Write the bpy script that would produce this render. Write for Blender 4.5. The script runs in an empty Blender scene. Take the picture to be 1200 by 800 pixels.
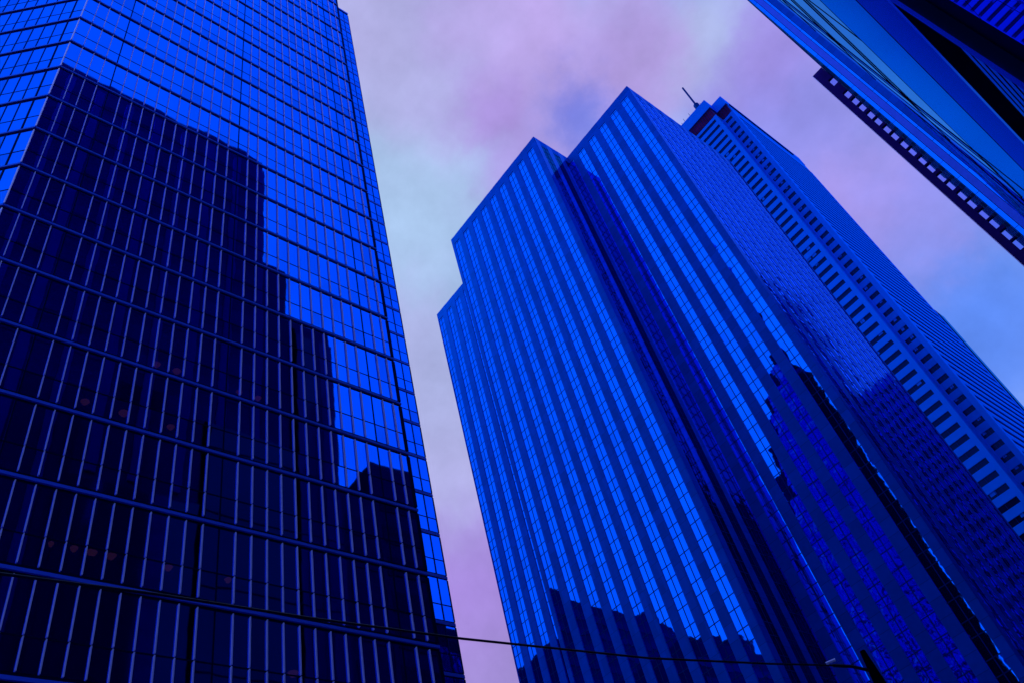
import bpy, math, random
from mathutils import Matrix, Vector
random.seed(7)
scn = bpy.context.scene
col = scn.collection

# ------------------------------------------------------------------ camera
EYE = 1.7
cam_d = bpy.data.cameras.new('camera'); cam = bpy.data.objects.new('camera', cam_d); col.objects.link(cam)
cam_d.sensor_width = 36.0; cam_d.lens = 29.84; cam_d.clip_start = 0.1; cam_d.clip_end = 6000
AX = Vector((.60376, .66611, .43791)); AY = Vector((.76970, -.34418, -.53768)); AU = Vector((-.20743, .66169, -.72051))
R3 = Matrix((AX, AY, AU))
cam.matrix_world = Matrix.Translation((0, 0, EYE)) @ R3.to_4x4()
scn.camera = cam
F = 994.7

def ray(u, v):                       # direction seen at a point of the 1200x800 photograph (used for the sky's clouds)
    return (R3 @ Vector((u - 600, 400 - v, -F))).normalized()

# ------------------------------------------------------------------ world: dusk sky under thin cloud
SUN_EL, SUN_AZ = math.radians(56), math.radians(247)   # azimuth measured from +Y clockwise
w = bpy.data.worlds.new('World'); scn.world = w; w.use_nodes = True
nt = w.node_tree; nt.nodes.clear()
def N(tp, **kw):
    n = nt.nodes.new(tp)
    for k, v in kw.items(): setattr(n, k, v)
    return n
def L(a, b): nt.links.new(a, b)
def lin(c):
    return tuple((x / 255 / 12.92) if x / 255 <= .04045 else ((x / 255 + .055) / 1.055) ** 2.4 for x in c)
def vmath(op, a, b=None, out=0):
    n = N('ShaderNodeVectorMath', operation=op)
    for i, x in enumerate((a, b)):
        if x is None: continue
        if isinstance(x, (tuple, list, Vector)): n.inputs[i].default_value = tuple(x)
        elif isinstance(x, float): n.inputs['Scale'].default_value = x
        else: L(x, n.inputs[i])
    return n.outputs[out]
def math_(op, a, b=None):
    n = N('ShaderNodeMath', operation=op)
    for i, x in enumerate((a, b)):
        if x is None: continue
        if isinstance(x, (int, float)): n.inputs[i].default_value = x
        else: L(x, n.inputs[i])
    return n.outputs[0]
tc = N('ShaderNodeTexCoord'); D = tc.outputs['Generated']
nz = N('ShaderNodeTexNoise'); nz.inputs['Scale'].default_value = 8; nz.inputs['Detail'].default_value = 9; nz.inputs['Roughness'].default_value = .6
L(D, nz.inputs['Vector'])
off = vmath('SUBTRACT', nz.outputs['Color'], (.5, .5, .5))
sc = N('ShaderNodeVectorMath', operation='SCALE'); L(off, sc.inputs[0]); sc.inputs['Scale'].default_value = .15
DD = vmath('ADD', D, sc.outputs[0])
DN = vmath('NORMALIZE', DD)
clouds = [((430, 40), (176, 172, 224), 60), ((490, 250), (164, 192, 228), 60), ((640, 60), (184, 158, 224), 160), ((470, 430), (170, 176, 224), 60), ((530, 560), (172, 172, 222), 60),
          ((545, 690), (160, 128, 214), 60), ((565, 790), (160, 138, 210), 60), ((560, 125), (168, 130, 218), 240), ((620, 205), (170, 150, 224), 120),
          ((672, 112), (92, 112, 222), 260), ((505, 120), (174, 176, 226), 120), ((600, 40), (178, 160, 222), 70), ((760, 70), (178, 152, 222), 120), ((828, 50), (168, 190, 224), 190),
          ((905, 60), (160, 138, 226), 90), ((950, 150), (140, 138, 228), 90), ((1010, 235), (172, 148, 226), 120), ((1100, 215), (138, 138, 232), 90),
          ((1040, 300), (120, 140, 232), 110), ((1095, 270), (150, 146, 230), 200), ((1160, 370), (82, 130, 236), 70)]
num = None; den = None
def add_blob(d, c, k, gain=1.0):
    global num, den
    dp = N('ShaderNodeVectorMath', operation='DOT_PRODUCT'); L(DN, dp.inputs[0]); dp.inputs[1].default_value = tuple(d)
    e = math_('EXPONENT', math_('MULTIPLY', math_('SUBTRACT', dp.outputs['Value'], 1.0), float(k)))
    e = math_('MULTIPLY', e, gain)
    s = N('ShaderNodeVectorMath', operation='SCALE'); s.inputs[0].default_value = c; L(e, s.inputs['Scale'])
    num = s.outputs[0] if num is None else vmath('ADD', num, s.outputs[0])
    den = e if den is None else math_('ADD', den, e)
for (u, v), c, k in clouds: add_blob(ray(u, v), lin(c), k * 6.0, 8.0)
for d, c, k in [((0, -1, .8), (.34, .85, 1.30), 3.0), ((1, .2, .9), (.34, .78, 1.25), 3.0), ((-1, 0, .5), (.36, .42, .75), 3.0), ((.3, 1, .3), (.30, .36, .78), 5.0), ((.45, .9, .85), (.40, .62, 1.35), 14.0), ((1, .6, .6), (.34, .6, 1.1), 6.0)]:
    add_blob(Vector(d).normalized(), c, k, .5)
dv = N('ShaderNodeVectorMath', operation='SCALE'); L(num, dv.inputs[0]); L(math_('DIVIDE', 1.0, math_('ADD', den, 1e-6)), dv.inputs['Scale'])
nz2 = N('ShaderNodeTexNoise'); nz2.inputs['Scale'].default_value = 9; nz2.inputs['Detail'].default_value = 10; nz2.inputs['Roughness'].default_value = .6
L(D, nz2.inputs['Vector'])
mr = N('ShaderNodeMapRange'); L(nz2.outputs['Fac'], mr.inputs['Value']); mr.inputs[1].default_value = .3; mr.inputs[2].default_value = .7; mr.inputs[3].default_value = .91; mr.inputs[4].default_value = 1.20
cl = N('ShaderNodeVectorMath', operation='SCALE'); L(dv.outputs[0], cl.inputs[0]); L(mr.outputs[0], cl.inputs['Scale'])
sky = N('ShaderNodeTexSky', sky_type='NISHITA'); sky.sun_disc = False; sky.sun_elevation = SUN_EL; sky.sun_rotation = SUN_AZ
bg1 = N('ShaderNodeBackground'); L(sky.outputs[0], bg1.inputs[0]); bg1.inputs[1].default_value = .05
bg2 = N('ShaderNodeBackground'); L(cl.outputs[0], bg2.inputs[0]); bg2.inputs[1].default_value = 1.05
mx = N('ShaderNodeMixShader'); mx.inputs[0].default_value = .94; L(bg1.outputs[0], mx.inputs[1]); L(bg2.outputs[0], mx.inputs[2])
wo = N('ShaderNodeOutputWorld'); L(mx.outputs[0], wo.inputs[0])

sd = bpy.data.lights.new('sun', 'SUN'); sd.energy = 1.2; sd.angle = math.radians(16); sd.color = (1, .95, .88)
sun = bpy.data.objects.new('sun', sd); col.objects.link(sun)
to_sun = Vector((math.sin(SUN_AZ) * math.cos(SUN_EL), math.cos(SUN_AZ) * math.cos(SUN_EL), math.sin(SUN_EL)))
sun.rotation_euler = to_sun.to_track_quat('Z', 'Y').to_euler()
scn.view_settings.view_transform = 'Standard'; scn.view_settings.look = 'None'; scn.view_settings.exposure = 0; scn.view_settings.gamma = 1

# ------------------------------------------------------------------ materials
def mat(name):
    m = bpy.data.materials.new(name); m.use_nodes = True
    return m, m.node_tree, m.node_tree.nodes['Principled BSDF']
def solid(name, c, rough=.6, metal=0., var=.12, scale=.6, bump=0., spec=.5, streak=0., ior=0):
    m, t, b = mat(name)
    tcn = t.nodes.new('ShaderNodeTexCoord'); mp = t.nodes.new('ShaderNodeMapping'); n = t.nodes.new('ShaderNodeTexNoise')
    t.links.new(tcn.outputs['Object'], mp.inputs[0]); t.links.new(mp.outputs[0], n.inputs['Vector'])
    mp.inputs['Scale'].default_value = (1, 1, 1 - streak)
    n.inputs['Scale'].default_value = scale; n.inputs['Detail'].default_value = 8; n.inputs['Roughness'].default_value = .65
    r = t.nodes.new('ShaderNodeMapRange'); t.links.new(n.outputs['Fac'], r.inputs['Value'])
    r.inputs[1].default_value = .3; r.inputs[2].default_value = .7; r.inputs[3].default_value = 1 - var; r.inputs[4].default_value = 1 + var
    s = t.nodes.new('ShaderNodeVectorMath'); s.operation = 'SCALE'; s.inputs[0].default_value = c[:3]; t.links.new(r.outputs[0], s.inputs['Scale'])
    t.links.new(s.outputs[0], b.inputs['Base Color'])
    b.inputs['Roughness'].default_value = rough; b.inputs['Metallic'].default_value = metal; b.inputs['Specular IOR Level'].default_value = spec; b.inputs['Specular Tint'].default_value = (.02, .22, 1, 1)
    if ior: b.inputs['IOR'].default_value = ior
    if bump:
        n2 = t.nodes.new('ShaderNodeTexNoise'); n2.inputs['Scale'].default_value = 9; n2.inputs['Detail'].default_value = 6; t.links.new(tcn.outputs['Object'], n2.inputs['Vector'])
        bp = t.nodes.new('ShaderNodeBump'); bp.inputs['Strength'].default_value = bump; bp.inputs['Distance'].default_value = .05
        t.links.new(n2.outputs['Fac'], bp.inputs['Height']); t.links.new(bp.outputs[0], b.inputs['Normal'])
    return m
def coated(name, c, tint, ior=1.6, rough=.2, var=.12, scale=.6, bump=0., streak=0., base_rough=.8):
    """matt base under a coloured polish: fresnel-weighted tinted reflection"""
    m = solid(name, c, base_rough, 0, var, scale, bump, 0., streak); t = m.node_tree; b = t.nodes['Principled BSDF']; out = t.nodes['Material Output']
    g = t.nodes.new('ShaderNodeBsdfGlossy'); g.inputs['Color'].default_value = (*tint, 1); g.inputs['Roughness'].default_value = rough
    fr = t.nodes.new('ShaderNodeFresnel'); fr.inputs['IOR'].default_value = ior
    x = t.nodes.new('ShaderNodeMixShader'); t.links.new(fr.outputs[0], x.inputs[0]); t.links.new(b.outputs[0], x.inputs[1]); t.links.new(g.outputs[0], x.inputs[2]); t.links.new(x.outputs[0], out.inputs[0])
    for l in list(b.inputs['Normal'].links): t.links.new(l.from_socket, g.inputs['Normal'])
    return m
def mirror(name, tint, body=(0, .004, .03), mixf=.9, wave=.004, wscale=.35, rough=.02, see=0.):
    """coated glass: tinted reflection over a dark body, slightly wavy; 'see' lets some of the room behind through"""
    m, t, b = mat(name); t.nodes.remove(b); out = t.nodes['Material Output']
    g = t.nodes.new('ShaderNodeBsdfGlossy'); g.inputs['Color'].default_value = (*tint, 1); g.inputs['Roughness'].default_value = rough
    d = t.nodes.new('ShaderNodeBsdfDiffuse'); d.inputs['Color'].default_value = (*body, 1)
    under = d
    if see:
        tr = t.nodes.new('ShaderNodeBsdfTransparent'); tr.inputs['Color'].default_value = (.75, .55, 1, 1)
        m2 = t.nodes.new('ShaderNodeMixShader'); m2.inputs[0].default_value = see; t.links.new(d.outputs[0], m2.inputs[1]); t.links.new(tr.outputs[0], m2.inputs[2]); under = m2
    mxs = t.nodes.new('ShaderNodeMixShader'); mxs.inputs[0].default_value = mixf
    t.links.new(under.outputs[0], mxs.inputs[1]); t.links.new(g.outputs[0], mxs.inputs[2]); t.links.new(mxs.outputs[0], out.inputs[0])
    tcn = t.nodes.new('ShaderNodeTexCoord'); n = t.nodes.new('ShaderNodeTexNoise'); n.inputs['Scale'].default_value = wscale; n.inputs['Detail'].default_value = 2.5
    t.links.new(tcn.outputs['Object'], n.inputs['Vector'])
    bp = t.nodes.new('ShaderNodeBump'); bp.inputs['Strength'].default_value = 1; bp.inputs['Distance'].default_value = wave
    t.links.new(n.outputs['Fac'], bp.inputs['Height']); t.links.new(bp.outputs[0], g.inputs['Normal'])
    return m
M = {}
def trio(key, tint, **k):
    for i, f in enumerate((1.0, .93, 1.04, .84)):
        M[f'{key}{i}'] = mirror(f'{key}_{i}', tuple(min(1, x * f) for x in tint), **k)
trio('left_glass', (0, .105, 1.0), see=.5, mixf=.84, wave=.007, wscale=.25, body=(0, .003, .04))
trio('front_glass', (0, .12, 1.0), wave=.014, wscale=.3, mixf=.95)
trio('side_glass', (.01, .11, 1.0), wave=.05, wscale=.45, mixf=.95)
M['granite'] = coated('blue_grey_granite', (0.0, .036, .50), (0, .12, .95), 1.45, .3, var=.10, scale=.8, bump=.05)
M['granite_side'] = coated('polished_side_granite', (0.0, .036, .50), (.03, .16, 1.0), 3.0, .10, var=.12, scale=.8, bump=.04)
trio('notch_shade_glass', (.0, .05, .26), wave=.03, wscale=.45, mixf=.95)  # same coating as the other sides; recess shade put into a darker tint
trio('bay_glass', (0, .12, 1.0), wave=.0015, wscale=.3, mixf=.95)
trio('rear_glass', (0, .30, .72), wave=.5, wscale=.5, mixf=.85)
M['mullion'] = coated('dark_mullion', (0.0, .010, .13), (0, .08, .6), 1.4, .35)
M['fin'] = coated('pale_metal_fin', (.48, .34, 1.0), (.7, .5, 1), 2.1, .45, var=.05)
M['joint'] = coated('black_gasket', (0, .003, .03), (0, .05, .5), 1.3, .5)
M['band_metal'] = coated('band_metal', (.03, .07, .85), (.05, .2, 1), 1.4, .35, var=.08)
M['core'] = coated('dark_core', (0, .002, .02), (0, .05, .4), 1.2, .6)
M['roof'] = coated('roof_membrane', (.0, .03, .2), (0, .1, .6), 1.2, .7)
M['marble'] = coated('blue_white_marble', (0.0, .08, .80), (0, .15, 1), 1.4, .35, var=.08, scale=.35, bump=.03)
M['marble2'] = coated('shade_toned_marble', (0.0, .07, .70), (0, .12, .9), 1.35, .4, var=.12, scale=.4)  # same marble darkened: notch shade put into colour; reused on blinds and far tower
M['slit'] = coated('slit_window_glass', (0, .003, .04), (0, .10, .9), 1.45, .08, var=.3, scale=2.0)
M['louvre'] = coated('maroon_louvre', (.035, .004, .06), (.1, .05, .3), 1.2, .5, var=.6, scale=.25)
M['steel'] = coated('brushed_steel', (0, .012, .08), (.02, .30, 1.0), 1.5, .06, var=.2, scale=.5, streak=.9)
M['steel_pale'] = coated('pale_steel', (0, .006, .05), (.08, .64, 1.0), 1.5, .05, var=.12, scale=.8, bump=.015, streak=.6)
M['stone_blue'] = coated('polished_stone', (0, .006, .05), (0, .32, 1.0), 1.5, .08, var=.2, scale=3.0, bump=.05)
M['stone_dark'] = coated('polished_dark_stone', (0, .006, .05), (0, .10, .75), 1.5, .12, var=.14, scale=2.0, bump=.05)
M['face_dark'] = coated('dark_facade_panel', (0, .006, .07), (0, .06, .6), 1.4, .25, var=.25, scale=.15)
M['dark_pier'] = coated('dark_concrete_pier', (0, .016, .17), (0, .1, .8), 1.4, .3, var=.2, scale=.3)
M['black'] = coated('black_metal', (0, .0, .004), (0, .01, .1), 1.2, .5)
M['slab'] = coated('violet_dark_metal', (.012, .004, .13), (.05, .03, .4), 1.2, .5, var=.15)
M['asphalt'] = solid('asphalt', (.02, .03, .055), .85, var=.25, scale=3, bump=.3)
M['paving'] = solid('paving', (.08, .12, .26), .8, var=.2, scale=2, bump=.2)
M['paint'] = solid('road_paint', (.5, .55, .8), .7, var=.15, scale=4)
M['wire'] = solid('black_cable', (.012, .0, .012), .5)
M['ceiling'] = solid('office_ceiling', (.004, .004, .03), .9)
lm, lt, lb = mat('dim_lamp'); lb.inputs['Base Color'].default_value = (.2, .1, .08, 1); lb.inputs['Emission Color'].default_value = (.75, .3, .45, 1); lb.inputs['Emission Strength'].default_value = .22; M['lamp'] = lm
lm, lt, lb = mat('spot_lamp'); lb.inputs['Emission Color'].default_value = (1, .7, .4, 1); lb.inputs['Emission Strength'].default_value = 5; M['spot'] = lm

tm, tt, tb = mat('tinted_pane'); tt.nodes.remove(tb); tr = tt.nodes.new('ShaderNodeBsdfTransparent'); tr.inputs[0].default_value = (.62, .66, .97, 1); tg = tt.nodes.new('ShaderNodeBsdfGlossy'); tg.inputs['Roughness'].default_value = .05; tg.inputs[0].default_value = (.1, .3, 1, 1)
tx = tt.nodes.new('ShaderNodeMixShader'); tx.inputs[0].default_value = .06; tt.links.new(tr.outputs[0], tx.inputs[1]); tt.links.new(tg.outputs[0], tx.inputs[2]); tt.links.new(tx.outputs[0], tt.nodes['Material Output'].inputs[0]); M['tinted_pane'] = tm
# granite: cladding joints at every storey and slabs that differ a little
for key in ('granite', 'granite_side'):
    t = M[key].node_tree; b = t.nodes['Principled BSDF']; src = b.inputs['Base Color'].links[0].from_socket
    tcn = t.nodes.new('ShaderNodeTexCoord'); sp = t.nodes.new('ShaderNodeSeparateXYZ'); t.links.new(tcn.outputs['Object'], sp.inputs[0])
    dv_ = t.nodes.new('ShaderNodeMath'); dv_.operation = 'DIVIDE'; t.links.new(sp.outputs['Z'], dv_.inputs[0]); dv_.inputs[1].default_value = 1.895
    fl = t.nodes.new('ShaderNodeMath'); fl.operation = 'FLOOR'; t.links.new(dv_.outputs[0], fl.inputs[0])
    fx = t.nodes.new('ShaderNodeMath'); fx.operation = 'FRACT'; t.links.new(dv_.outputs[0], fx.inputs[0])
    lt2 = t.nodes.new('ShaderNodeMath'); lt2.operation = 'LESS_THAN'; t.links.new(fx.outputs[0], lt2.inputs[0]); lt2.inputs[1].default_value = .022
    xx = t.nodes.new('ShaderNodeMath'); xx.operation = 'ADD'; t.links.new(sp.outputs['X'], xx.inputs[0]); t.links.new(sp.outputs['Y'], xx.inputs[1])
    xf = t.nodes.new('ShaderNodeMath'); xf.operation = 'DIVIDE'; t.links.new(xx.outputs[0], xf.inputs[0]); xf.inputs[1].default_value = 1.55
    x2 = t.nodes.new('ShaderNodeMath'); x2.operation = 'FLOOR'; t.links.new(xf.outputs[0], x2.inputs[0])
    cb_ = t.nodes.new('ShaderNodeCombineXYZ'); t.links.new(x2.outputs[0], cb_.inputs[0]); t.links.new(fl.outputs[0], cb_.inputs[2])
    wn_ = t.nodes.new('ShaderNodeTexWhiteNoise'); t.links.new(cb_.outputs[0], wn_.inputs['Vector'])
    m1 = t.nodes.new('ShaderNodeMapRange'); t.links.new(wn_.outputs['Value'], m1.inputs[0]); m1.inputs[3].default_value = .86; m1.inputs[4].default_value = 1.12
    m2 = t.nodes.new('ShaderNodeMapRange'); t.links.new(lt2.outputs[0], m2.inputs[0]); m2.inputs[3].default_value = 1.0; m2.inputs[4].default_value = .45
    mm = t.nodes.new('ShaderNodeMath'); mm.operation = 'MULTIPLY'; t.links.new(m1.outputs[0], mm.inputs[0]); t.links.new(m2.outputs[0], mm.inputs[1])
    vs_ = t.nodes.new('ShaderNodeVectorMath'); vs_.operation = 'SCALE'; t.links.new(src, vs_.inputs[0]); t.links.new(mm.outputs[0], vs_.inputs['Scale']); t.links.new(vs_.outputs[0], b.inputs['Base Color'])

# ------------------------------------------------------------------ mesh helpers
Z = Vector((0, 0, 1)); X = Vector((1, 0, 0)); Y = Vector((0, 1, 0))
class MB:
    def __init__(s): s.v = []; s.f = []; s.m = []; s.mats = []
    def mi(s, key):
        if key not in s.mats: s.mats.append(key)
        return s.mats.index(key)
    def quad(s, a, b, c, d, key):
        i = len(s.v); s.v += [tuple(a), tuple(b), tuple(c), tuple(d)]; s.f.append((i, i + 1, i + 2, i + 3)); s.m.append(s.mi(key))
    def obox(s, o, u, n, a0, a1, b0, b1, z0, z1, key):
        """box from origin o: a along u, b along n, z up"""
        o = Vector(o); i = len(s.v)
        for z in (z0, z1):
            for a, b in ((a0, b0), (a1, b0), (a1, b1), (a0, b1)):
                s.v.append(tuple(o + u * a + n * b + Z * z))
        q = [(0, 3, 2, 1), (4, 5, 6, 7), (0, 1, 5, 4), (1, 2, 6, 5), (2, 3, 7, 6), (3, 0, 4, 7)]
        if u.cross(n).z < 0: q = [t[::-1] for t in q]
        k = s.mi(key)
        for t in q: s.f.append(tuple(i + x for x in t)); s.m.append(k)
    def box(s, x0, x1, y0, y1, z0, z1, key): s.obox((0, 0, 0), X, Y, x0, x1, y0, y1, z0, z1, key)
    def prism(s, pts, z0, z1, key):
        i = len(s.v); n = len(pts); k = s.mi(key)
        s.v += [(x, y, z0) for x, y in pts] + [(x, y, z1) for x, y in pts]
        s.f.append(tuple(range(i + n - 1, i - 1, -1))); s.m.append(k); s.f.append(tuple(range(i + n, i + 2 * n))); s.m.append(k)
        for j in range(n):
            a, b = i + j, i + (j + 1) % n; s.f.append((a, b, b + n, a + n)); s.m.append(k)
    def tube(s, pts, rads, seg, key):
        pts = [Vector(p) for p in pts]; k = s.mi(key); rings = []
        for j, p in enumerate(pts):
            d = (pts[min(j + 1, len(pts) - 1)] - pts[max(j - 1, 0)]).normalized()
            a = d.cross(Z) if abs(d.z) < .9 else d.cross(X); a.normalize(); b = d.cross(a)
            r = rads[j] if isinstance(rads, (list, tuple)) else rads
            rings.append(len(s.v))
            for q in range(seg):
                t = 2 * math.pi * q / seg; s.v.append(tuple(p + a * math.cos(t) * r + b * math.sin(t) * r))
        for j in range(len(pts) - 1):
            for q in range(seg):
                a, b = rings[j] + q, rings[j] + (q + 1) % seg; c, d = rings[j + 1] + (q + 1) % seg, rings[j + 1] + q
                s.f.append((a, b, c, d)); s.m.append(k)
        s.f.append(tuple(rings[0] + q for q in range(seg))[::-1]); s.m.append(k)
        s.f.append(tuple(rings[-1] + q for q in range(seg))); s.m.append(k)
    def build(s, name, parent=None, org=None):
        if not s.v: return None
        me = bpy.data.meshes.new(name); vs = s.v
        if org is not None: vs = [tuple(Vector(v) - Vector(org)) for v in vs]
        me.from_pydata(vs, [], s.f)
        for k in s.mats: me.materials.append(M[k])
        me.polygons.foreach_set('material_index', s.m); me.update()
        o = bpy.data.objects.new(name, me); col.objects.link(o)
        if parent is not None: o.parent = parent
        if org is not None: o.location = org
        return o
def tag(o, label, cat, group=None):
    o['label'] = label; o['category'] = cat
    if group: o['group'] = group
    return o
def thing(name, label, cat, loc=(0, 0, 0), group=None, lean=0.):
    o = bpy.data.objects.new(name, None); col.objects.link(o); o.location = loc; o.empty_display_size = 2
    o.rotation_euler = (0, lean, 0)
    return tag(o, label, cat, group)
def struct(o): o['kind'] = 'structure'; return o
def pane(mb, o, u, n, a0, a1, z0, z1, b, key, tilt):
    """one glass pane, tipped a hair out of plane"""
    o = Vector(o); t1 = random.gauss(0, tilt) * (a1 - a0) / 2; t2 = random.gauss(0, tilt) * (z1 - z0) / 2
    P = [(a0, z0, -t1 - t2), (a1, z0, t1 - t2), (a1, z1, t1 + t2), (a0, z1, -t1 + t2)]
    q = [o + u * a + n * (b + d) + Z * z for a, z, d in P]
    if u.cross(Z).dot(n) < 0: q = q[::-1]
    r = random.random()
    mb.quad(*q, f'{key}{0 if r < .62 else 1 if r < .82 else 2 if r < .94 else 3}')

# ------------------------------------------------------------------ ground, road, pavements
g = MB(); g.box(-3000, 3000, -3000, 3000, -.5, 0, 'asphalt'); struct(g.build('ground'))
g = MB(); g.box(-20, -4, -400, 600, .0, .008, 'asphalt'); struct(g.build('road'))
for nm, a, b in (('pavement', -28.9, -20.3), ('pavement', -3.7, 1.9)):
    g = MB(); g.box(a, b, -400, 600, 0, .13, 'paving'); struct(g.build(nm))
for a, b in ((-20.3, -20.0), (-4.0, -3.7)):
    g = MB(); g.box(a, b, -400, 600, 0, .16, 'band_metal'); struct(g.build('kerb'))
g = MB()
for k in range(-20, 60): g.box(-12.08, -11.92, k * 6, k * 6 + 3, .0085, .0125, 'paint')
struct(g.build('road_markings'))

# ------------------------------------------------------------------ left tower (mirror glass with fins)
LX = -29.0
lt_ = thing('mirror_glass_tower', 'mirror glass tower with thin pale fins and dark storey bands, filling the left side', 'skyscraper', (LX, 12, 0))
def loc(p, root): return Vector(p) - root.location
PZ = 3.978; ZB0 = 55.67 + EYE
ks = [k for k in range(-14, 25)]
PIT = .7375
main_m = [3.87 + PIT * i for i in range(-4, 27)]           # mullion positions along the street front
joints = {0, 12, 24}
cu = Vector((-1, -1, 0)).normalized(); cn = Vector((1, -1, 0)).normalized()
CO = Vector((LX, .9, 0)); CLEN = 27
ch_m = [0, .81] + [.81 + .785 * i for i in range(1, 34)]
SX, SY0, SY1 = -43.4, 35.33, 37.25
MO = Vector((LX, 0, 0)); SO = Vector((SX, 0, 0))
LMAX = 112 + EYE; SMAX = 147.6 + EYE
faces = []
def left_storey(zb, first):
    zt = zb + PZ
    gl = MB(); mu = MB(); bd = MB(); gl2 = MB(); mu2 = MB(); bd2 = MB()
    zl = zb + .24; zm = zb + PZ * .385; zh = zt - .22
    rl = Vector(lt_.location)
    # street front
    ys = [.9] + [y for y in main_m if .95 < y < 23.6] + [23.66]
    for a, b in zip(ys, ys[1:]):
        pane(gl, MO - rl, Y, X, a, b, zl, zm - .03, 0, 'left_glass', .0007); pane(gl, MO - rl, Y, X, a, b, zm + .03, zh, 0, 'left_glass', .0007)
    for i, y in enumerate(main_m):
        if not 1.0 < y < 23.6: continue
        if (i - 4) in joints: mu.obox(MO - rl, Y, X, y - .035, y + .035, -.02, .02, zl, zh, 'joint')
        else:
            mu.obox(MO - rl, Y, X, y - .022, y + .022, -.02, .10, zl, zm - .035, 'fin'); mu.obox(MO - rl, Y, X, y - .022, y + .022, -.02, .10, zm + .035, zh, 'fin')
    mu.obox(MO - rl, Y, X, 23.5, 23.68, -.02, .05, zl, zh, 'joint')
    mu.obox(MO - rl, Y, X, .93, 23.49, -.01, .012, zm - .03, zm + .03, 'joint')
    bd.obox(MO - rl, Y, X, .9, 23.66, -.05, -.012, zb - .22, zb + .24, 'joint')
    bd.obox(MO - rl, Y, X, .9, 23.66, -.012, .09, zb - .075, zb + .075, 'band_metal')
    # chamfer
    for a, b in zip(ch_m, ch_m[1:]):
        pane(gl, CO - rl, cu, cn, a, b, zl, zm - .03, 0, 'left_glass', .0014); pane(gl, CO - rl, cu, cn, a, b, zm + .03, zh, 0, 'left_glass', .0014)
    for i, a in enumerate(ch_m):
        if i == 0: mu.obox(CO - rl, cu, cn, -.03, .05, -.01, .03, zl, zh, 'fin')
        elif i == 1 or i % 12 == 1: mu.obox(CO - rl, cu, cn, a - .045, a + .045, -.02, .03, zl, zh, 'joint')
        else: mu.obox(CO - rl, cu, cn, a - .022, a + .022, -.02, .03, zl, zh, 'mullion')
    mu.obox(CO - rl, cu, cn, .06, 27, -.01, .012, zm - .03, zm + .03, 'joint')
    bd.obox(CO - rl, cu, cn, .0, 27, -.05, -.012, zb - .22, zb + .24, 'joint')
    bd.obox(CO - rl, cu, cn, -.03, 27, -.012, .088, zb - .075, zb + .075, 'band_metal')
    # set-back bay
    if zt < SMAX:
        ym = (SY0 + SY1) / 2
        for a, b in ((34.4, SY0), (SY0, ym), (ym, SY1)):
            pane(gl2, SO - rl, Y, X, a, b, zl, zm - .03, 0, 'left_glass', .002); pane(gl2, SO - rl, Y, X, a, b, zm + .03, zh, 0, 'left_glass', .002)
        for a in (34.44, SY0, ym): mu2.obox(SO - rl, Y, X, a - .04, a + .04, -.02, .04, zl, zh, 'mullion')
        mu2.obox(SO - rl, Y, X, SY1 - .08, SY1 + .02, -.02, .03, zl, zh, 'mullion')
        mu2.obox(SO - rl, Y, X, 34.4, SY1 - .1, -.01, .014, zm - .04, zm + .04, 'joint')
        bd2.obox(SO - rl, Y, X, 34.4, SY1, -.06, -.014, zb - .22, zb + .24, 'joint')
        bd2.obox(SO - rl, Y, X, 34.4, SY1 + .0, -.014, .05, zb - .13, zb + .13, 'band_metal')
        g2 = gl2.build('bay_window', lt_); mu2.build('bay_mullion', g2); bd2.build('bay_storey_band', lt_)
    gw = gl.build('window_row', lt_); mu.build('mullion', gw); bd.build('storey_band', lt_)
    return zb
for k in ks: left_storey(ZB0 + PZ * k, None)
# floor slabs seen through the glass, opaque core, roofs and the parts behind
o = Vector(lt_.location)
sl = MB()
for k in ks:
    zb = ZB0 + PZ * k
    pts = [(LX - .15, 1.1), (LX - .15, 23.5), (-38, 23.5), (-50, -17.6), (-47.6, -17.6)]
    sl.prism([(x - o.x, y - o.y) for x, y in pts], zb - .2, zb + .1, 'ceiling')
sl.build('floor_slab', lt_)
cb = MB(); cb.prism([(x - o.x, y - o.y) for x, y in [(-36, 1), (-36, 23.4), (-42.2, 23.4), (-56, -17), (-51, -17)]], 0, LMAX, 'core'); cb.build('core', lt_)
cb = MB(); cb.box(-36 - o.x, LX - .05 - o.x, 23.5 - o.y, 23.66 - o.y, 0, LMAX, 'stone_dark'); cb.build('party_wall', lt_)
cb = MB(); cb.prism([(x - o.x, y - o.y) for x, y in [(LX + .1, .9), (LX + .1, 23.7), (-42.4, 23.7), (-56.4, -18.3), (-48.2, -18.3)]], LMAX, LMAX + 1.2, 'band_metal'); cb.build('roof', lt_)
cb = MB(); cb.box(SX - .6 - o.x, SX - .07 - o.x, 34.4 - o.y, SY1 - o.y, 0, SMAX, 'core'); cb.box(SX - .7 - o.x, SX + .05 - o.x, 34.3 - o.y, SY1 + .03 - o.y, SMAX, SMAX + .5, 'band_metal'); cb.build('bay_wall', lt_)
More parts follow.
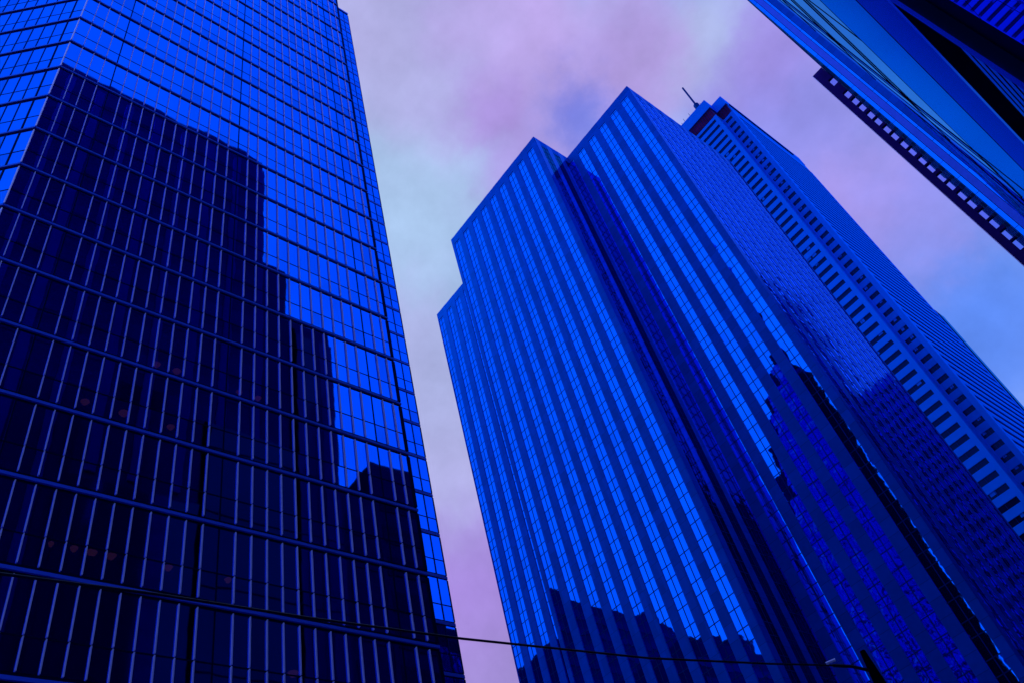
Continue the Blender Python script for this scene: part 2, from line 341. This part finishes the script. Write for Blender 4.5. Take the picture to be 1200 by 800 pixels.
# lower rear wing with its rounded roofline (seen mirrored in the striped tower)
wx = [SX - .62, -45.5, -48, -51, -53.5, -55.5, -57.3, -58.8]; wz = [113, 110, 107, 102.5, 97.5, 92, 86.5, 80]
cb = MB()
for a, b, z0, z1 in zip(wx, wx[1:], wz, wz[1:]):
    cb.box(b - o.x, a - o.x, 24 - o.y, SY1 - .3 - o.y, 0, (z0 + z1) / 2, 'stone_dark')
    q = [(b - o.x, SY1 - .3 - o.y), (a - o.x, SY1 - .3 - o.y)]
wing = cb.build('rear_wing', lt_)
cb = MB()
for j in range(0, 26):
    z0 = 4 + j * 4.2
    for i in range(9):
        a0 = -58.3 + i * 1.65
        zl_ = 113 - ((-a0 - 44) / 14.8) ** 2 * 33 - 3
        if z0 + 3 > zl_: continue
        pane(cb, Vector((0, SY1 - .3, 0)) - o, X, Y, a0, a0 + 1.6, z0, z0 + 4.1, .03, 'rear_glass', .006)
cb.build('rear_windows', wing)

# dim lamps in the offices
lamps = []
def atx(u, v, x):
    d = ray(u, v); t = x / d.x; return d * t
for i, (u, v, s) in enumerate([(178, 466, .28), (203, 472, .3), (88, 524, .28), (137, 533, .34), (195, 545, .26), (279, 497, .24), (118, 728, .3), (92, 722, .22), (302, 500, .26), (78, 687, .22), (47, 694, .16), (98, 702, .16), (190, 737, .26), (265, 733, .22), (343, 770, .34), (108, 657, .2)]):
    p = atx(u, v, -31.2); p.z += EYE
    k = math.floor((p.z - ZB0 + .2) / PZ); zc = ZB0 + PZ * k + PZ - .2
    mb = MB(); seg = 10
    mb.tube([(0, 0, 0), (0, 0, -.05), (0, 0, -.22)], [s * .5, s * .75, s * .35], seg, 'lamp')
    lo = mb.build('pendant_shade'); lo.location = (0, 0, -.75)
    ro = thing('pendant_lamp', 'dim rosy pendant lamp hanging inside the dark lower floors of the left glass tower', 'lamp', (p.x, p.y, zc), 'lamps inside the left tower')
    lo.parent = ro
    mb = MB(); mb.tube([(0, 0, 0), (0, 0, -.75)], .015, 6, 'black'); mb.build('cord', ro)

# ------------------------------------------------------------------ striped granite and glass tower (centre)
ct = thing('striped_office_tower', 'stepped tower with blue granite piers and mirror glass strips, middle of the view', 'skyscraper', (-45, 90, 0))
CH = 140.0 + EYE; CGT = 137.8 + EYE; FP = 3.79; FZ = 110.79 + EYE
def strip(o, u, n, a0, a1, z0, z1, key, tilt, proud):
    """one full-height glass strip two panes wide with its grid"""
    oo = Vector(o) - ct.location
    gl = MB(); mu = MB(); am = (a0 + a1) / 2
    zs = []
    k = -8
    while True:
        zt = FZ - FP * k
        for z in (zt, zt - 1.55): zs.append(z)
        k += 1
        if zt < z0: break
    zs = [z1] + sorted([z for z in zs if z0 < z < z1 - .1], reverse=True) + [z0]
    cols = [(a0, am), (am, a1)] if a1 - a0 > 1.2 else [(a0, a1)]
    for zt, zb in zip(zs, zs[1:]):
        for a, b in cols: pane(gl, oo, u, n, a, b, zb, zt, 0, key, tilt)
        mu.obox(oo, u, n, a0, a1, -.02, .02, zb - .05, zb + .05, 'mullion')
    if len(cols) == 2: mu.obox(oo, u, n, am - .045, am + .045, -.02, .034, z0, z1, 'mullion')
    go = gl.build('window_strip', ct); mu.build('mullion_grid', go)
def pier(o, u, n, a0, a1, z0, z1, proud, back=.25):
    gm = 'granite_side' if u == Y else 'granite'
    mb = MB(); oo = Vector(o) - ct.location
    z = z0
    mb.obox(oo, u, n, a0, a1, -back, proud, z0, z1, gm); mb.build('pier', ct)
def front(o, u, n, a_start, a_end, first_glass, gw, pw, key, tilt, proud, fc=True):
    a = first_glass
    pier(o, u, n, a_start, a, 0, CH - .004, proud)
    while True:
        b = min(a + gw, a_end)
        if b - a > .3: strip(o, u, n, a, b, 7, CGT, key, tilt, proud)
        c = min(b + pw, a_end)
        if a_end - c < .6: c = a_end
        if c - b > .02: pier(o, u, n, b, c, 0, CH - .004, proud)
        a = c
        if a >= a_end - .05: break
    mb = MB(); mb.obox(Vector(o) - ct.location, u, n, a_start, a_end, -.3, proud - .02, CGT, CH, 'granite'); mb.build('parapet', ct); mb = MB(); mb.obox(Vector(o) - ct.location, u, n, a_start, a_end, -.3, proud - .02, 0, 7, 'granite'); mb.build('plinth', ct)
B0L, B1L, B1R, B2R = -86.7, -69.1, -42.0, -24.55
YF, YR, YB = 75.95, 84.6, 114.5
# fronts run from the right corner leftwards: u = -X
front((B2R, YR, 0), -X, -Y, 0, B2R - B1R, .98, 1.66, 1.44, 'front_glass', .0008, .10)
front((B1R, YF, 0), -X, -Y, 0, B1R - B1L, 1.05, 1.63, 1.34, 'front_glass', .0008, .10)
front((B1L, YR, 0), -X, -Y, 0, B1L - B0L, .6, 1.66, 1.38, 'front_glass', .0008, .10)
# sides facing the street
front((B2R, YR, 0), Y, X, 0, YB - YR, 1.1, 1.75, 1.30, 'side_glass', .004, .04)
front((B1R, YF, 0), Y, X, 0, YR - YF, 1.1, 1.75, 1.30, 'notch_shade_glass', .004, .04)
mb = MB(); o = ct.location
mb.box(B1L + .3 - o.x, B1R - .3 - o.x, YF + .3 - o.y, YB - o.y, 0, CH - .5, 'core')
mb.box(B0L + .3 - o.x, B2R - .3 - o.x, YR + .3 - o.y, YB - .3 - o.y, 0, CH - .6, 'core'); mb.build('core', ct)
mb = MB(); mb.box(B0L - o.x, B2R + .1 - o.x, YB - .3 - o.y, YB - o.y, 0, CH, 'granite'); mb.build('rear_wall', ct)
mb = MB(); mb.box(B0L - .1 - o.x, B0L + .3 - o.x, YR - o.y, YB - .31 - o.y, 0, CH, 'granite'); mb.box(B1L - .1 - o.x, B1L + .2 - o.x, YF - o.y, YR - .11 - o.y, 0, CH, 'granite'); mb.build('end_wall', ct)
mb = MB(); mb.box(B0L + .3 - o.x, B2R - .3 - o.x, YR + .3 - o.y, YB - .4 - o.y, CH - .59, CH - .3, 'roof'); mb.build('roof', ct)

# ------------------------------------------------------------------ white marble tower behind
FY, FX = 210.93, -38.5
mt = thing('marble_tower', 'very tall pale marble tower with notched corner and ribbon windows, behind the striped tower', 'skyscraper', (-60, 240, 0))
o = mt.location; FH = 296 + EYE; NX, NY, BYE = -33.6, 215.6, 270
def mbx(mb, x0, x1, y0, y1, z0, z1, k): mb.box(x0 - o.x, x1 - o.x, y0 - o.y, y1 - o.y, z0, z1, k)
mb = MB(); mbx(mb, -86, FX - .5, FY + .5, BYE + 5, 0, 286, 'core'); mbx(mb, FX - 1, NX - .5, NY + .5, BYE - .5, 0, 286, 'core'); mb.build('core', mt)
WT = 281.9 + EYE
for k in range(0, 71):
    zt = WT - 3.97 * k; wb = zt - 1.7; nb = zt - 3.97
    if nb < 3: break
    mb = MB()
    mbx(mb, -84.6, -39.9, FY + .32, FY + .5, wb, zt, 'slit')
    mbx(mb, -38.2, -35.1, NY + .32, NY + .5, wb, zt, 'slit')
    mbx(mb, NX - .5, NX - .3, NY + 2.6, BYE - 2, wb, zt, 'slit')
    wr = mb.build('window_ribbon', mt)
    mb = MB()
    for i in range(12): mbx(mb, -84 + i * 3.7, -83.9 + i * 3.7, FY + .2, FY + .33, wb, zt, 'mullion')
    for i in range(1, 3): mbx(mb, -38.2 + i * 1.03 - .04, -38.2 + i * 1.03 + .04, NY + .2, NY + .33, wb, zt, 'mullion')
    mb.build('window_mullion', wr)
    for q in range(random.choice((0, 1, 1, 2))):
        bx0 = random.uniform(-58, -42); mb = MB(); mbx(mb, bx0, bx0 + random.uniform(.8, 1.7), FY + .27, FY + .31, zt - random.uniform(.5, 1.3), zt - .02, 'marble2'); mb.build('blind', wr)
    if random.random() < .5:
        bx0 = random.uniform(-38, -36.5); mb = MB(); mbx(mb, bx0, bx0 + .9, NY + .27, NY + .31, zt - random.uniform(.4, 1.1), zt - .02, 'marble2'); mb.build('blind', wr)
    mb = MB()
    mbx(mb, -84.6, -39.9, FY + .12, FY + .6, nb, wb, 'marble'); mbx(mb, -38.2, -35.1, NY + .12, NY + .6, nb, wb, 'marble2'); mbx(mb, NX - .6, NX - .1, NY + 2.6, BYE - 2, nb, wb, 'marble')  # notch spandrel takes the shade-darkened marble tone
    mb.build('spandrel', mt)
for x0, x1, y0, y1 in ((-39.9, FX, FY, FY + 1.4), (-86, -84.6, FY, FY + 1.4), (-38.5 + .001, -38.2, NY, NY + .7), (-35.1, NX, NY, NY + 2.6), (NX - 1.4, NX, BYE - 2, BYE), (-36, -35.2, BYE - 2, BYE + 5)):
    mb = MB(); mbx(mb, x0, x1, y0, y1, 0, 285.2, 'marble'); mb.build('corner_pier', mt)
mb = MB(); mbx(mb, FX - .6, FX, FY + 1.41, NY, 0, 285.2, 'marble2'); mb.build('notch_wall', mt)
mb = MB(); mbx(mb, -84.6, -39.9, FY + .1, FY + .6, WT, 285.2, 'marble'); mbx(mb, -38.2, -35.1, NY + .1, NY + .6, WT, 285.2, 'marble'); mbx(mb, NX - .6, NX - .05, NY + 2.6, BYE - 2, WT, 285.2, 'marble'); mb.build('top_spandrel', mt)
mb = MB()
mbx(mb, -85.5, FX - .5, FY + .5, 264, 285.2, 291.5, 'louvre'); mbx(mb, FX - .6, NX - .5, NY + .5, BYE - .6, 285.2, 291.5, 'louvre')
for i in range(44): mbx(mb, -84.9 + i * 1.05, -84.72 + i * 1.05, FY + .38, FY + .5, 285.4, 291.3, 'slab')
for i in range(4): mbx(mb, -38.2 + i * 1.0, -38.05 + i * 1.0, NY + .38, NY + .5, 285.4, 291.3, 'slab')
mb.build('louvre_storey', mt)
mb = MB()
mbx(mb, -86, FX, FY, 264, 291.5, FH, 'marble'); mbx(mb, FX, NX, NY, BYE, 291.5, FH, 'marble')
mbx(mb, NX, NX + .35, NY + 3, 262, 292.6, 293.3, 'black')
mb.build('crown', mt)
mb = MB(); mbx(mb, NX - .5, NX - .06, NY + 1.2, BYE - 1, 285.2, 291.5, 'marble'); mb.build('side_crown', mt)
mb = MB()
mb.tube([(-43.4 - o.x, 217 - o.y, FH), (-43.4 - o.x, 217 - o.y, 304), (-43.4 - o.x, 217 - o.y, 304.1), (-43.4 - o.x, 217 - o.y, 308), (-43.4 - o.x, 217 - o.y, 308.1), (-43.4 - o.x, 217 - o.y, 324)], [.9, .9, 1.2, 1.2, .42, .38], 10, 'mullion')
for i, (dx, h) in enumerate(((1.2, 3), (-3.5, 3.4), (-6.5, 3.6), (-9.5, 3), (-8, 2.4), (2.6, 2.2))):
    mb.tube([(-43.4 + dx - o.x, 212 - o.y, FH), (-43.4 + dx - o.x, 212 - o.y, FH + h)], .09, 5, 'mullion')
mb.build('roof_mast', mt)

# dark tower seen beyond the marble one
dt = thing('distant_dark_tower', 'dark tower edge showing past the far side of the marble tower', 'skyscraper', (-60, 330, 0)); o = dt.location
mb = MB(); mbx(mb, -80, -37.3, 300, 305, 0, 211 + EYE, 'face_dark'); mb.build('body', dt)
mb = MB()
mbx(mb, -37.3, -37.0, 300.6, 305, 0, 212, 'steel')
mb.build('side_wall', dt)
mb = MB(); mbx(mb, -38.6, -37.35, 300.5, 303, 212.75, 214.4, 'louvre'); mb.build('plant_screen', dt)

# ------------------------------------------------------------------ right side of the street (walls lean out by under one degree)
LEAN = -.015
# steel-clad tower
st = thing('steel_clad_tower', 'steel clad tower rising steeply in the top right corner, with close vertical fins', 'skyscraper', (2, 140, 0), lean=LEAN); o = st.location
RH = 161 + EYE; R0, R1 = 100, 186
mb = MB(); mbx(mb, 2.5, 22, R0, R1, 0, RH - .3, 'core'); mb.build('core', st)
ystep = 4.3; k = 0; y = R0
while y < R1 - 1:
    mb = MB(); mbx(mb, 2.04, 2.5, y + .9, y + ystep, 0, RH - 1.2, 'face_dark')
    wn = mb.build('window_strip', st)
    mb = MB()
    mbx(mb, 2.034, 2.0395, y + .91, y + ystep - .01, 1, RH - 1.3, 'slit')
    for j in range(40): mbx(mb, 2.01, 2.041, y + .9, y + ystep, 1 + j * 4.0, 2.5 + j * 4.0, 'steel')
    mb.build('spandrel', wn)
    mb = MB(); mbx(mb, 1.985 if k % 3 else 1.90, 2.5, y, y + .9, 0, RH - 1.2, 'steel_pale' if k % 3 else 'steel'); mb.build('fin', st)
    y += ystep; k += 1
x = 2.0; i = 0
while x < 21.5:
    w_ = (.55, .9, .35, 1.3, .7, .45, 1.0)[i % 7]
    mb = MB()
    if i % 2: mbx(mb, x, x + w_, R0 - .25, R0, 0, RH - 1.2, ('granite', 'band_metal', 'granite')[i % 3]); mb.build('end_fin', st)
    else:
        for j in range(39): pane(mb, Vector((0, R0 - .1, 0)) - o, X, -Y, x, x + w_, 2 + j * 4, 5.93 + j * 4, 0, 'front_glass', .002)
        mb.build('end_window_strip', st)
    x += w_ + .07; i += 1
mb = MB(); mbx(mb, 1.9, 22.1, R0 - .3, R1 + .1, RH - 1.2, RH, 'steel'); mb.build('roof_edge', st)
# openwork end screen
sc_ = thing('openwork_screen_wall', 'dark slab of square see-through openings sticking out of the steel tower', 'wall', (0, 133, 0), lean=LEAN); o = sc_.location
hz = [(153.5, 156.2)]; z = 149.9
hz.append((147.4, 149.9)); z = 146.7; i = 0
while z > 20:
    hz.append((z - 2.5, z)); i += 1
    z -= 2.5 + (.32 if i % 2 else .85)
mb = MB(); xl, xr, xa, xb = -.62, 2.3, .76, 1.84
yA, yB = 132.6, 133.3
mbx(mb, xl, xa, yA, yB, 0, RH, 'slab'); mbx(mb, xb, xr - .42, yA, yB, 0, RH, 'slab')
edges = [RH] + [v for a, b in hz for v in (b + EYE, a + EYE)] + [0]
for t, b in zip(edges[::2], edges[1::2]): mbx(mb, xa, xb, yA + .02, yB - .02, b, t, 'slab')
wall_o = mb.build('screen_panel', sc_)
for a, b in hz:
    mb = MB(); mbx(mb, xa, xb, 132.9, 132.93, a + EYE, b + EYE, 'tinted_pane'); mb.build('pane', sc_)
mb = MB(); mbx(mb, xl - .12, xl, yA - .05, yB + .05, 0, RH + .1, 'fin'); mb.build('edge_trim', sc_)
# far tower at the end of the street
ft = thing('far_street_tower', 'plain tower far down the street, its roof just inside the screen openings', 'skyscraper', (20, 240, 0), lean=LEAN); o = ft.location
mb = MB(); mbx(mb, 2.6, 48, 233, 262, 0, 160, 'marble2'); mb.build('body', ft)
mb = MB()
for k in range(38): mbx(mb, 3.4, 47, 232.8, 233, 3 + k * 4.1, 5 + k * 4.1, 'slit')
mb.build('window_rows', ft)
# low blocks between (their roofline is mirrored in the left tower)
def block(name, label, y0, y1, h, x1=30, key='face_dark', g=None):
    t = thing(name, label, 'building', (2, (y0 + y1) / 2, 0), g); oo = t.location
    mb = MB(); mb.box(2.1 - oo.x, x1 - oo.x, y0 - oo.y, y1 - oo.y, 0, h + EYE, key); mb.build('body', t)
    n = int(h // 4)
    for k in range(n):
        mb = MB(); mb.box(2.02 - oo.x, 2.1 - oo.x, y0 + .6 - oo.y, y1 - .6 - oo.y, 2 + k * 4, 4.2 + k * 4, 'slit'); mb.build('window_row', t)
    return t
block('office_block', 'low dark office block mirrored in the lowest glass right of the step', 39, 43.5, 58)
block('office_block', 'dark office block, second lowest of the row mirrored in the left tower', 43.6, 58, 63)
b3 = block('office_block', 'dark office block standing just before the steel tower', 58.1, 99.6, 64.5)
for j in range(15):
    mb = MB()
    for i in range(13): pane(mb, Vector((2.0, 0, 0)) - b3.location, Y, -X, 59 + i * 3.1, 61.6 + i * 3.1, 3 + j * 4, 6.4 + j * 4, 0, 'rear_glass', .004)
    mb.build('glazing', b3)
# nearest block
nb_ = thing('stone_office_block', 'nearest stone and metal clad block, seen at a glancing angle in the top right corner', 'building', (2, 24, 0), lean=LEAN); o = nb_.location
E_ = EYE
mb = MB()
mbx(mb, 2.4, 30, -12, 29.6, 0, 114 + E_, 'face_dark'); mbx(mb, 2.4, 30, 29.61, 33, 0, 90 + E_, 'face_dark'); mbx(mb, 2.4, 30, 33.01, 38.6, 0, 81 + E_, 'face_dark'); mb.build('body', nb_)
for j in range(15, 28):
    mb = MB(); mbx(mb, 2.36, 2.41, -11.5, 29.2, 2 + j * 4, 4.4 + j * 4, 'slit'); mb.build('window_row', nb_)
for i in range(12):
    mb = MB(); mbx(mb, 2.18, 2.42, -11.8 + i * 3.7, -10.9 + i * 3.7, 53 if i > 6 else 24, 113, 'dark_pier'); mb.build('facade_pier', nb_)
mb = MB(); mbx(mb, 2.0, 2.4, 12.9, 24, 29 + E_, 52, 'steel_pale'); mb.build('upper_cladding', nb_)
mb = MB(); mbx(mb, 2.0, 2.4, 24.5, 33.4, 29 + E_, 62, 'steel_pale'); mb.build('end_cladding', nb_)
mb = MB(); mbx(mb, 2.15, 2.4, 24, 24.5, 29 + E_, 62, 'black'); mbx(mb, 2.1, 2.4, 33.4, 34.0, 0, 81, 'black'); mb.build('vertical_joint', nb_)
for i, (a, b) in enumerate(((34.05, 34.8), (34.85, 36.1), (36.15, 36.9), (36.95, 38.6))):
    mb = MB(); mbx(mb, 1.98 - .02 * (i % 2), 2.4, a, b, 29 + E_, 80, ('steel', 'steel_pale', 'stone_dark', 'steel')[i]); mb.build('corner_cladding', nb_)
for z in (36.5, 44, 51.5, 59):
    mb = MB(); mbx(mb, 1.94, 1.99, 24.5, 38.6, z, z + .12, 'joint'); mb.build('cladding_joint', nb_)
mb = MB(); mbx(mb, 2.0, 2.4, 12.9, 33.3, 20.4 + E_, 28.7 + E_, 'stone_blue'); mbx(mb, 2.0, 2.4, 34.02, 38.6, 20.4 + E_, 28.7 + E_, 'stone_blue'); mb.build('stone_course', nb_)
mb = MB(); mbx(mb, 2.01, 2.4, 12.9, 33.3, 15.9 + E_, 20.38 + E_, 'stone_dark'); mbx(mb, 2.01, 2.4, 34.02, 38.6, 15.9 + E_, 20.38 + E_, 'stone_dark'); mb.build('shaded_course', nb_)  # dim lower part of the stone, its shade painted as a darker band
mb = MB(); mbx(mb, 1.97, 2.4, 12.9, 38.6, 15.55 + E_, 15.89 + E_, 'steel'); mb.build('string_course', nb_)
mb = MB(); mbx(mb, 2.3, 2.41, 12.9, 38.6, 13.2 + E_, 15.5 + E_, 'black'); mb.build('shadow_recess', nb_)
mb = MB()
for k in range(33): mbx(mb, 2.0, 2.3, 13.0, 38.6, .3 + k * .4 + E_, .56 + k * .4 + E_, 'stone_blue')
mb.build('louvre_wall', nb_)
mb = MB(); mbx(mb, 1.96, 2.4, 12.35, 12.88, 0, 60, 'stone_dark'); mb.build('pier', nb_)
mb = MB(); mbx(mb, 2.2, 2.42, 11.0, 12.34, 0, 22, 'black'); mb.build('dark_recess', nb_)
gl = MB(); mu = MB()
for i in range(10):
    for j in range(6):
        pane(gl, Vector((2.15, 0, 0)) - o, Y, -X, 11.0 - (i + 1) * 1.5, 11.0 - i * 1.5 - .03, j * 2.6, j * 2.6 + 2.57, 0, 'bay_glass', .0002)
go = gl.build('window_wall', nb_)

# ------------------------------------------------------------------ buildings across the side street, seen only as reflections in the striped tower
def rblock(label, x0, x1, y0, y1, h, bumps=()):
    t = thing('city_block', label, 'building', ((x0 + x1) / 2, (y0 + y1) / 2, 0)); oo = t.location
    mb = MB(); mb.box(x0 - oo.x, x1 - oo.x, y0 - oo.y, y1 - oo.y, 0, h + EYE, 'face_dark'); mb.build('body', t)
    for k in range(int(h // 4)):
        mb = MB(); mb.box(x1 - oo.x, x1 + .1 - oo.x, y0 + 1 - oo.y, y1 - 1 - oo.y, 2 + k * 4, 3.8 + k * 4, 'slit'); mb.build('window_row', t)
    if bumps:
        mb = MB()
        for a, b, hh in bumps: mb.box(x1 - 6 - oo.x, x1 - oo.x, a - oo.y, b - oo.y, h + EYE, h + EYE + hh, 'face_dark')
        mb.build('roof_plant', t)
rblock('dark slab block mirrored as the tall step low on the striped tower', -150, -115, -16, 28, 97, ((20, 24, 2), (-12, -6, 1.5)))
rblock('lower dark block mirrored beside the tall step on the striped tower', -112, -85, -22, 25, 70, ((4, 8, 3.2), (14, 17, 2.2), (-12, -4, 2.5)))
rblock('low block behind the viewer, mirrored at the foot of the striped tower', -70, -18, -70, -40, 62)

# ------------------------------------------------------------------ tram wire and its lantern post
def pt(u, v, z):
    d = ray(u, v); t = z / d.z; q = d * t; return Vector((q.x, q.y, q.z + EYE))
wz_ = 9.0
wire = [pt(u, v, wz_ + dz) for u, v, dz in ((-60, 662, 0), (0, 671.5, 0), (180, 695, 0), (360, 723, 0), (540, 747.5, 0), (760, 770.5, 0), (900, 777, 0), (976, 779, 0))]
mb = MB(); mb.tube(wire, .027, 8, 'wire')
tag(mb.build('overhead_wire'), 'thin black overhead wire strung across both towers near the bottom', 'cable')
P0 = pt(1016, 772, wz_); mb = MB()
lp = thing('lantern_post', 'black lantern topped post that the overhead wire is tied to, bottom right', 'lamp post', (P0.x, P0.y, 0))
mb.tube([(0, 0, 0), (0, 0, .5), (0, 0, .55), (0, 0, 6.9)], [.22, .22, .13, .11], 12, 'black'); mb.build('post', lp)
mb = MB(); mb.tube([(0, 0, 7.1), (0, 0, 7.25), (0, 0, 8.9), (0, 0, 9.15), (0, 0, 9.6), (0, 0, P0.z + .25)], [.12, .22, .25, .26, .2, .08], 8, 'black'); mb.build('lantern', lp)
mb = MB()
for k in range(8):
    t = k * math.pi / 4 + .2; mb.tube([(math.cos(t) * .17, math.sin(t) * .17, 7.3), (math.cos(t) * .22, math.sin(t) * .22, 8.9)], .03, 6, 'mullion')
mb.build('lantern_bar', lp)
a = wire[-1] - P0; a.z += P0.z
mb = MB(); mb.tube([tuple(a), (a.x * .5, a.y * .5, a.z - .12), (0, 0, a.z - .35)], .045, 6, 'wire'); mb.build('tie', lp)
mb = MB(); q = pt(968, 777, wz_) - P0; q2 = pt(979, 772.5, wz_) - P0; mb.tube([(q.x, q.y, q.z + P0.z), (q2.x, q2.y, q2.z + P0.z)], .045, 6, 'fin'); mb.build('insulator', lp)
